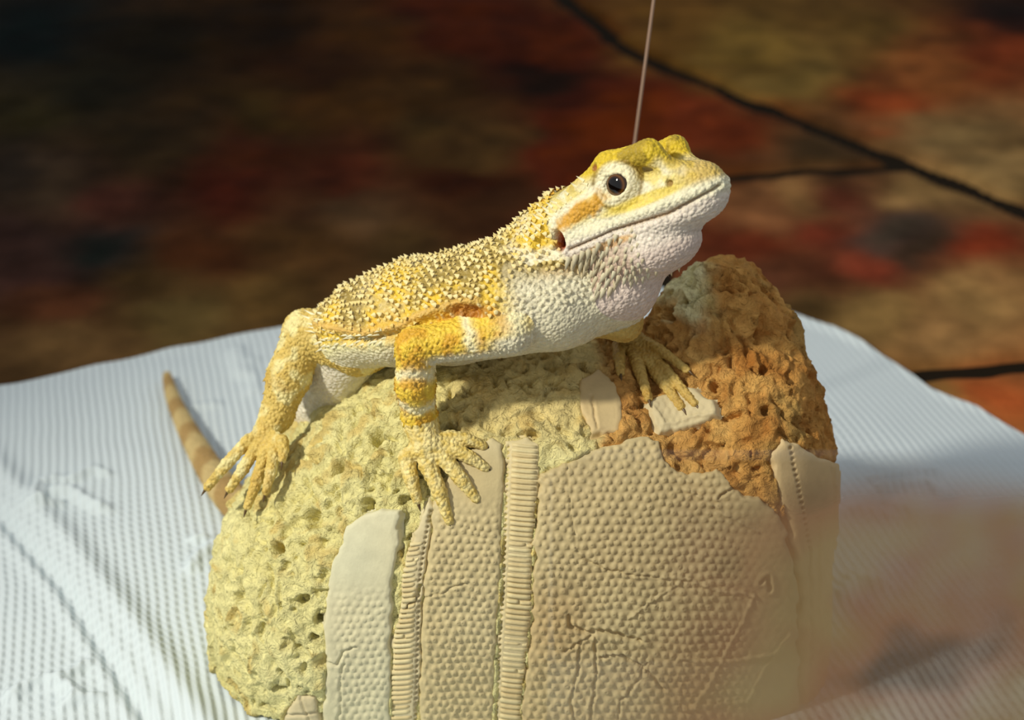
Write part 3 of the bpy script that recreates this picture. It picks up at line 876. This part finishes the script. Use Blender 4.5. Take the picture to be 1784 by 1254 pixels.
# mouth line on both sides, meeting at the snout
mouth = skin_path([(992, 435), (1018, 424), (1041, 414), (1067, 402), (1114, 387), (1165, 371), (1198, 354), (1240, 332), (1254, 322)], 40)
md = path_dist(LV, mouth); md2 = path_dist(LV, mirror_head(mouth))
mdm = np.where(headish, np.minimum(md, md2), 1e9)
dis -= 5.5 * (1 - sstep(0.8, 4.6, mdm))
above = np.zeros(len(LV))
# lip scales: beads along the mouth
for off, sgn in ((8, 1),):
    lipd = np.abs(mdm - off)
    beads = 0.5 + 0.5 * np.cos(HLc[:, 0] * 2 * math.pi / 11.5)
    dis += 2.6 * np.exp(-(lipd / 5) ** 2) * beads
# ear opening and small dark pores
def pit(pxy, r, depth, asp=(1, 1, 1)):
    c, n = skin_hit(*pxy)
    l = hlocal(c[None])[0]
    q1 = np.linalg.norm((HLc - l) * asp, axis=1); q2 = np.linalg.norm((HLc - l * [1, 1, -1]) * asp, axis=1)
    q = np.minimum(q1, q2)
    return q, -depth * (1 - sstep(0.45 * r, r, q))
ear_q, e = pit((972, 420), 20, 30, (1.5, 0.9, 0.8)); dis += e
ear_q2, e = pit((952, 424), 24, 10, (0.9, 0.8, 0.7)); dis += e
nos_q, e = pit((1166, 319), 8, 5); dis += e
spot_q, e = pit((1035, 292), 8, 3); dis += e
# flank fold
fold = skin_path([(552, 566), (597, 574), (635, 578), (673, 577), (704, 566), (737, 548), (775, 536), (813, 528), (834, 523)], 40)
fold2 = skin_path([(600, 592), (640, 592), (673, 583), (714, 574), (750, 558), (790, 552), (836, 550)], 40)
trunk = R['trunk'] | R['chest'] | R['neck']
fd = np.where(trunk & facing, path_dist(LV, fold), 1e9); fd2 = np.where(trunk & facing, path_dist(LV, fold2), 1e9)
dis += 11 * np.exp(-(fd / 8) ** 2) - 10 * np.exp(-(fd2 / 6) ** 2)
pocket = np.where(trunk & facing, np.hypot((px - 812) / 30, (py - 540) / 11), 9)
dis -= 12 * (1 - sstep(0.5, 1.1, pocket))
# throat folds running back below the jaw
thr = skin_path([(1000, 560), (1040, 545), (1080, 560)], 12)
dis += 4 * fbm(LV * [1, 1, 0.6], 60, 2, 61) * (R['throat'] | R['chest'])

# body-wise measures
bc = (LV - U(*TP[2][0])) @ BODY_AX.T                       # along, up, sideways
up = LN @ BU; 
back = sstep(-0.10, 0.25, up)                              # dorsal skin
def poisson(mask, spacing, seed):
    idx = np.where(mask)[0]
    r = np.random.default_rng(seed); idx = r.permutation(idx)
    if len(idx) > 60000: idx = idx[:60000]
    cell = {}; out = []
    g = np.floor(LV[idx] / spacing).astype(int)
    for i, c in zip(idx, map(tuple, g)):
        p = LV[i]; ok = True
        for a in (-1, 0, 1):
            for b in (-1, 0, 1):
                for d in (-1, 0, 1):
                    for j in cell.get((c[0] + a, c[1] + b, c[2] + d), ()):
                        w = LV[j] - p
                        if w @ w < spacing * spacing: ok = False; break
                    if not ok: break
                if not ok: break
            if not ok: break
        if ok: cell.setdefault(c, []).append(i); out.append(i)
    return np.array(out)
def scale_field(mask, spacing, seed):
    """0 at the seams, 1 on the scale's middle, plus which scale each vertex lies on"""
    sd = poisson(mask, spacing, seed)
    kd = KDTree(len(sd))
    for n, i in enumerate(sd): kd.insert(LV[i], n)
    kd.balance()
    f = np.zeros(len(LV)); which = np.zeros(len(LV), int)
    for i in np.where(mask)[0]:
        (_, n0, a), (_, n1, b) = kd.find_n(LV[i], 2)
        f[i] = (b - a) / (b + a + 1e-9); which[i] = n0
    return f, which, sd
dorsal = trunk & (up > -0.05) & (fd > 3) & ((HLc[:, 1] > -10) | ~R['neck'])
f1, w1, seeds1 = scale_field(dorsal, 9.6, 3)
seed_tone = np.random.default_rng(9).random(len(seeds1))
big = 0.5 + seed_tone[w1]
dis += np.where(dorsal, 6.0 * big * f1 ** 1.2 * sstep(-0.05, 0.25, up), 0)
limb = R['arm'] | R['hand'] | R['shank'] | R['foot'] | R['thigh'] | R['farhand']
rest = ~dorsal & ~R['tail'] & (LN[:, 1] < 0.75)
f2, w2, seeds2 = scale_field(rest, 7.4, 5)
dis += np.where(rest, np.where(R['head'], 0.8, np.where(R['hand'] | R['foot'] | R['farhand'], 1.4, np.where(limb, 1.9, np.where(R['throat'] | R['chest'] | (front > 0.5), 0.75, 1.2)))) * np.minimum(f2 * 1.6, 1), 0)
dis += np.where(R['tail'], 1.2 * np.cos(path_dist(LV, tp[:3, :3]) * 0.55), 0)

# ---- colour of the skin
n_big = fbm(LV, 70, 3, 101); n_mid = fbm(LV, 26, 2, 102); n_sm = fbm(LV, 9, 2, 103)
YEL = srgb(226, 192, 66); CREAM = srgb(238, 230, 190); ORANGE = srgb(214, 146, 36); TAN = srgb(176, 148, 82); WHITE = srgb(220, 212, 180); OLIVE = srgb(160, 138, 72); PINK = srgb(214, 192, 178)
c = np.broadcast_to(CREAM, LV.shape).copy()
dc = mix(np.broadcast_to(OLIVE, LV.shape), YEL, sstep(-0.35, 0.35, n_big + 0.25 * n_mid - 0.0012 * (bc[:, 1])))
dc = mix(dc, ORANGE, 0.7 * sstep(0.1, 0.6, fbm(LV, 55, 2, 110)) * sstep(60, -10, bc[:, 1]))
dc = mix(dc, srgb(188, 176, 140), 0.6 * sstep(0.15, 0.6, fbm(LV, 48, 2, 111)) * sstep(10, 60, bc[:, 1]))
dc = mix(dc, mix(CREAM, YEL, 0.25), (0.35 + 0.6 * seed_tone[w1]) * sstep(0.35, 0.75, f1))
side = mix(np.broadcast_to(srgb(232, 224, 168), LV.shape), WHITE, sstep(0.0, -0.5, up))
side = mix(side, srgb(220, 178, 70), 0.55 * sstep(0.0, 0.5, n_mid) * sstep(-0.3, 0.0, up))
tc = mix(side, dc, back)
tc = mix(tc, srgb(216, 178, 96), np.exp(-(fd / 8) ** 2))
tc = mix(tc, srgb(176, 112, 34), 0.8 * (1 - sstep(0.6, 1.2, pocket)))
tc = mix(tc, WHITE, np.clip(front, 0, 1))
c[trunk] = tc[trunk]
# head
hu, hv, hw = HLc[:, 0], HLc[:, 1], np.abs(HLc[:, 2])
hc = mix(np.broadcast_to(srgb(232, 226, 192), LV.shape), srgb(230, 208, 108), 0.75 * sstep(-0.3, 0.4, n_mid) * sstep(8, 30, hv))
top = sstep(52, 84, hv + 0.12 * (hu - 100) + 6 * n_mid)
ol = mix(np.broadcast_to(srgb(214, 184, 46), LV.shape), srgb(172, 146, 44), sstep(-0.1, 0.55, n_mid + 0.5 * n_sm))
hc = mix(hc, ol, top)
sn = sstep(165, 225, hu) * sstep(4, 22, hv)
hc = mix(hc, srgb(206, 168, 44), 0.8 * sn)
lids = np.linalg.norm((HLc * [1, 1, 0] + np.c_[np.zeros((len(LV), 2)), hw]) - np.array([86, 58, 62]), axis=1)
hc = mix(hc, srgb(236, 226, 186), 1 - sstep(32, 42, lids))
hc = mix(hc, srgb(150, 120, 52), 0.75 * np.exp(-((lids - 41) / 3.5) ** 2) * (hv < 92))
stripe = sstep(10, 3, np.abs((hv - 62) - 0.20 * (hu - 50))) * (hu < 75) * (hu > -70)
hc = mix(hc, srgb(240, 232, 200), 0.8 * stripe)
tp1 = sstep(1.25, 0.65, 0.22 * n_mid + 0.2 * n_sm + np.hypot((hu - 18) / 52, (hv - 36 - 0.18 * (hu - 18)) / 17))
hc = mix(hc, mix(srgb(224, 164, 48), srgb(188, 140, 44), 0.4), tp1 * 0.95)
yl = sstep(1.1, 0.6, np.hypot((hu - 120) / 90, (hv - 18) / 12))
hc = mix(hc, srgb(228, 202, 74), 0.8 * yl)
low = sstep(4, -14, hv + 0.03 * hu)
hc = mix(hc, srgb(230, 218, 200), low)
jm = sstep(1.1, 0.6, np.hypot((hu - 40) / 52, (hv + 30) / 8))
hc = mix(hc, srgb(222, 170, 72), 0.75 * jm)
hc = mix(hc, PINK, sstep(-45, -75, hv) * 0.7)
beard_shade = sstep(-20, -32, hv) * sstep(-100, -86, hv) * sstep(95, 50, hu)  # shadowed gaps between the beard spikes, painted into the skin
hc = mix(hc, srgb(176, 142, 112), 0.6 * beard_shade)
hc = mix(hc, srgb(150, 116, 70), 0.9 * (1 - sstep(0.5, 2.6, mdm)))
hc = mix(hc, srgb(176, 84, 40), 1 - sstep(10, 19, ear_q))
hc = mix(hc, srgb(70, 22, 10), 1 - sstep(6, 12, ear_q))
hc = mix(hc, srgb(150, 118, 50), 1 - sstep(4, 8, nos_q)); hc = mix(hc, srgb(160, 104, 50), 1 - sstep(4, 8, spot_q))
m = R['head'] | R['throat']
c[m] = hc[m]
nk = R['neck']
nc = mix(np.broadcast_to(srgb(232, 222, 188), LV.shape), YEL, sstep(-0.25, 0.35, n_mid + 0.01 * (hv - 10)) * sstep(-30, 10, hv))
nc = mix(nc, ORANGE, 0.6 * sstep(0.1, 0.6, n_big) * sstep(-20, 10, hv))
nc = mix(nc, srgb(200, 140, 80), 0.55 * sstep(1.2, 0.5, np.hypot((hu + 30) / 50, (hv + 55) / 14)))
nc = mix(nc, srgb(176, 84, 40), 1 - sstep(10, 19, ear_q))
nc = mix(nc, srgb(70, 22, 10), 1 - sstep(6, 12, ear_q))
tb = sstep(-105, -150, hu) * sstep(-40, -10, hv + 0.0 * hu)
nc = mix(nc, WHITE, sstep(-60, -90, hv))
nc = mix(nc, tc, tb)
c[nk] = nc[nk]
# limbs
def along(a, b): e = b - a; return ((LV - a) @ e) / (e @ e)
tA = along(SH, EL); tB = along(EL, WR)
arm_y = mix(np.broadcast_to(srgb(230, 194, 66), LV.shape), srgb(214, 164, 50), sstep(-0.2, 0.5, n_mid))
band = lambda t, cc, w: np.exp(-((t - cc) / w) ** 2)
upper = np.maximum.reduce([band(tA + 0.06 * n_mid, 0.40, 0.06), band(tA + 0.06 * n_mid, -0.1, 0.18)]) * (LN[:, 2] > -0.2)
lower_b = np.maximum.reduce([band(tB + 0.05 * n_mid, 0.28, 0.08), band(tB + 0.05 * n_mid, 0.72, 0.07)])
isup = path_dist(LV, np.array([SH, EL])) < path_dist(LV, np.array([EL, WR]))
ac = mix(arm_y, srgb(238, 230, 186), np.clip(np.where(isup, upper, lower_b) * 0.9, 0, 1))
ac = mix(ac, WHITE, sstep(0.0, -0.55, LN[:, 2]) * isup)
ac = mix(ac, WHITE, sstep(0.35, 0.05, tA) * isup * sstep(0.5, 0.1, LN[:, 2]))
c[R['arm']] = ac[R['arm']]
hcx = mix(np.broadcast_to(srgb(212, 184, 96), LV.shape), srgb(236, 218, 150), np.clip(0.5 + 0.7 * n_sm, 0, 1))
c[R['hand']] = hcx[R['hand']]
fcx = mix(np.broadcast_to(srgb(206, 176, 98), LV.shape), srgb(182, 146, 70), np.clip(0.5 + 0.7 * n_mid, 0, 1))  # far hand browner than the near one: its shade is painted in
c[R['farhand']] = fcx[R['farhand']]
lcx = mix(np.broadcast_to(srgb(210, 182, 98), LV.shape), srgb(230, 216, 150), sstep(-0.1, 0.5, n_mid))
lcx = mix(lcx, srgb(196, 158, 70), 0.6 * sstep(0, 0.5, n_big))
for k_ in ('thigh', 'shank', 'foot'): c[R[k_]] = lcx[R[k_]]
ts = path_dist(LV, tp[:2, :3])
tbands = 0.5 + 0.5 * np.cos(path_dist(LV, tp[:6, :3]) * 2 * math.pi / 130 + 1.0)
tcol = mix(np.broadcast_to(srgb(196, 172, 116), LV.shape), srgb(170, 138, 84), sstep(0.3, 0.8, tbands + 0.15 * n_mid))
tcol = mix(tcol, srgb(226, 222, 204), sstep(240, 150, path_dist(LV, tp[:1, :3].repeat(2, 0))) * 0.8)
c[R['tail']] = tcol[R['tail']]
LV2 = LV + LN * dis[:, None]
LBASE = np.array([U(805, 655, 0)[0], 20.0, -28.0])
lizard = build('bearded_lizard', LV2, LQ, M_SKIN, None, LBASE, np.clip(c, 0, 1))
tag(lizard, 'yellow and cream spiny lizard perched on the rock with its head raised', 'lizard')

# ---- eyes
M_EYE, eN, eL, eB = principled('eye', rough=0.06, spec=0.6)
ea = eN.new('ShaderNodeAttribute'); ea.attribute_name = 'Col'; eL.new(ea.outputs['Color'], eB.inputs['Base Color'])
for s in (-1, 1):
    nr, ns = 22, 28; Rr = 30.0; cen = hd(87, 57, 44 * s); ax = HL * s; 
    V = [cen + ax * Rr]; colr = [srgb(12, 8, 5)]
    for a in range(1, nr):
        th = math.pi * 0.62 * a / (nr - 1)
        for b in range(ns):
            ph = 2 * math.pi * b / ns
            V.append(cen + Rr * (math.cos(th) * ax + math.sin(th) * (math.cos(ph) * HF + math.sin(ph) * HU)))
            dg = math.degrees(th)
            colr.append(srgb(10, 6, 4) if dg < 26 else srgb(48, 26, 12) if dg < 31 else srgb(104, 66, 26) if dg < 37 else srgb(48, 30, 14))
    T = [[0, 1 + b, 1 + (b + 1) % ns] for b in range(ns)]
    for a in range(nr - 2):
        for b in range(ns):
            i0 = 1 + a * ns + b; i1 = 1 + a * ns + (b + 1) % ns
            T += [[i0, i0 + ns, i1 + ns], [i0, i1 + ns, i1]]
    V = np.array(V); T = np.array(T)
    if (vnormals(V, T)[0] @ ax) < 0: T = T[:, ::-1]
    build('eye', V, T, M_EYE, lizard, LBASE, np.array(colr))

# ---- claws
M_CLAW = principled('claw', tuple(srgb(92, 70, 40)), 0.4, 0.4)[0]
for p, d, r in TIPS:
    dd = unit(d + np.array([0, 0, -0.25]))
    path = np.array([p - d * 2, p + d * r * 0.9 + [0, 0, 1], p + d * r * 1.6 + dd * 2, p + d * r * 1.7 + dd * 9])
    V, Q = tube(path, [r * 0.55, r * 0.45, r * 0.3, 0.5], 6)
    build('claw', V, tri_quads(Q), M_CLAW, lizard, LBASE)

# ---- spines: pointed scales standing off the back, neck, jaw and flanks
def spines(name, items, parent, label=None):
    V = []; T = []; C = []
    for p, n, d, ln, r, col in items:
        n = unit(n); d = unit(d); x = unit(np.cross(d, [0.21, 0.37, 0.9])); y = np.cross(d, x)
        b = len(V)
        for q in range(5):
            an = 2 * math.pi * q / 5
            V.append(p - n * 2.5 + r * (math.cos(an) * x + math.sin(an) * y)); C.append(col * 0.96)
        V.append(p + d * ln); C.append(np.clip(col * 1.06, 0, 1))
        for q in range(5): T.append([b + q, b + (q + 1) % 5, b + 5])
    o = build(name, np.array(V), np.array(T), M_SPINE, parent, LBASE, np.array(C), smooth=True)
    o['kind'] = 'stuff'
    if label: o['label'] = label
    return o
M_SPINE, sN, sL, sB = principled('spine', rough=0.5, spec=0.3)
sa = sN.new('ShaderNodeAttribute'); sa.attribute_name = 'Col'; sL.new(sa.outputs['Color'], sB.inputs['Base Color'])
it = []
for k, i in enumerate(seeds1):
    if LN[i] @ BU < 0.12 or front[i] > 0.35 or fd2[i] < 11 or pocket[i] < 1.3: continue
    t = seed_tone[k]
    if t < 0.12: continue
    d = LN[i] * 0.8 - BF * 0.55 + rng.normal(0, 0.12, 3)
    col = mix(CREAM, YEL, 0.4) if t > 0.75 else mix(c[i], mix(CREAM, YEL, 0.75), 0.55)
    it.append((LV2[i], LN[i], d, 3.0 + 4.2 * t, 3.9 + 1.2 * t, col))
spines('back_spines', it, lizard, 'small pale pointed scales over the back')
it = []
for i in poisson(dorsal & (np.abs(up) < 0.30) & facing & (bc[:, 0] < 20), 10, 21):         # flank fringe
    it.append((LV2[i], LN[i], LN[i] * 0.6 - BF * 0.9 + rng.normal(0, 0.15, 3), rng.uniform(9, 15), 3.4, CREAM))
for x, y in ((548, 548), (545, 556), (550, 566), (556, 572), (560, 546), (565, 558), (552, 578), (575, 575), (590, 580)):
    p, n = skin_hit(x, y)
    if p is not None: it.append((p, n, n * 0.5 - BF + [0, 0, 0.25], rng.uniform(16, 24), 3.6, CREAM))
spines('flank_spines', it, lizard, 'white pointed scales fringing the flank')
it = []
crest = [(1012, 306), (1000, 318), (985, 330), (975, 338), (965, 346), (957, 352), (950, 360), (944, 368), (936, 374), (930, 384), (925, 392), (918, 398), (908, 402)]
for x, y in crest:                                                                       # nape crest
    for s_ in (0, 7):
        p, n = skin_hit(x + 5 + s_, y + 9 + s_)
        if p is not None: it.append((p, n, -HF * 0.75 + HU * 0.8 + rng.normal(0, 0.12, 3), rng.uniform(13, 22), 4.6, mix(CREAM, YEL, 0.4 * rng.random())))
for i in poisson(R['neck'] & (HLc[:, 1] > 5) & (HLc[:, 0] < -35) & (LN @ HU > -0.3) & (ear_q > 24), 17, 33):
    it.append((LV2[i], LN[i], LN[i] * 0.7 - HF * 0.8 + rng.normal(0, 0.1, 3), rng.uniform(7, 13), 5.0, mix(CREAM, YEL, rng.random() * 0.9)))
spines('neck_spines', it, lizard, 'larger cream spikes along the nape')
it = []
for i in poisson((R['throat'] | R['neck'] | R['head']) & (HLc[:, 1] < -24 + 0.12 * HLc[:, 0]) & (HLc[:, 1] > -98) & (HLc[:, 0] < 90) & (HLc[:, 0] > -125) & (np.abs(HLc[:, 2]) > 26), 10.5, 35):
    sz = float(sstep(120, -40, HLc[i, 0]))
    it.append((LV2[i], LN[i], LN[i] * 0.55 - HF * 0.55 - HU * 0.80 + rng.normal(0, 0.05, 3), 7 + 18 * sz, 4.0 + 3.2 * sz, mix(WHITE, srgb(206, 170, 120), 0.3 * rng.random())))
spines('beard_spines', it, lizard, 'pale overlapping spikes of the beard')
it = []
for i in poisson((R['shank'] | R['arm'] | R['thigh']) & (LN[:, 2] > -0.5), 13, 37):
    e = (WR - EL) if R['arm'][i] else (AN - KN)
    it.append((LV2[i], LN[i], LN[i] * 0.45 + unit(e) * 0.9, rng.uniform(5, 8), 4.2, c[i] * 1.05))
spines('limb_scales', it, lizard, 'keeled scales on the legs')

# ------------------------------------------------------------------ thin filament hanging behind the lizard
def at_y(px, py, y):                 # point of a sight line at a given distance behind the rock
    a = U(float(px), float(py), 0.0)
    return CAM_U + (a - CAM_U) * ((y - CAM_U[1]) / (a[1] - CAM_U[1]))
p0, p1 = at_y(1147, -60, 640.0), at_y(1104, 262, 640.0)
e = (p0 - p1) / np.linalg.norm(p0 - p1)
fp = np.array([p0 + e * 500, p0, p1, p1 - e * 160, p1 - e * (p1[2] - ZF - 24) / e[2]])
V, Q = tube(smooth_poly(fp, 24, 2), 3.2, 8)
M_FIL = principled('filament', tuple(srgb(160, 132, 112)), 0.45, 0.5)[0]
o = build('thread', V, tri_quads(Q), M_FIL, None, fp[-1])
tag(o, 'thin pale taut thread hanging behind the raised head', 'thread')
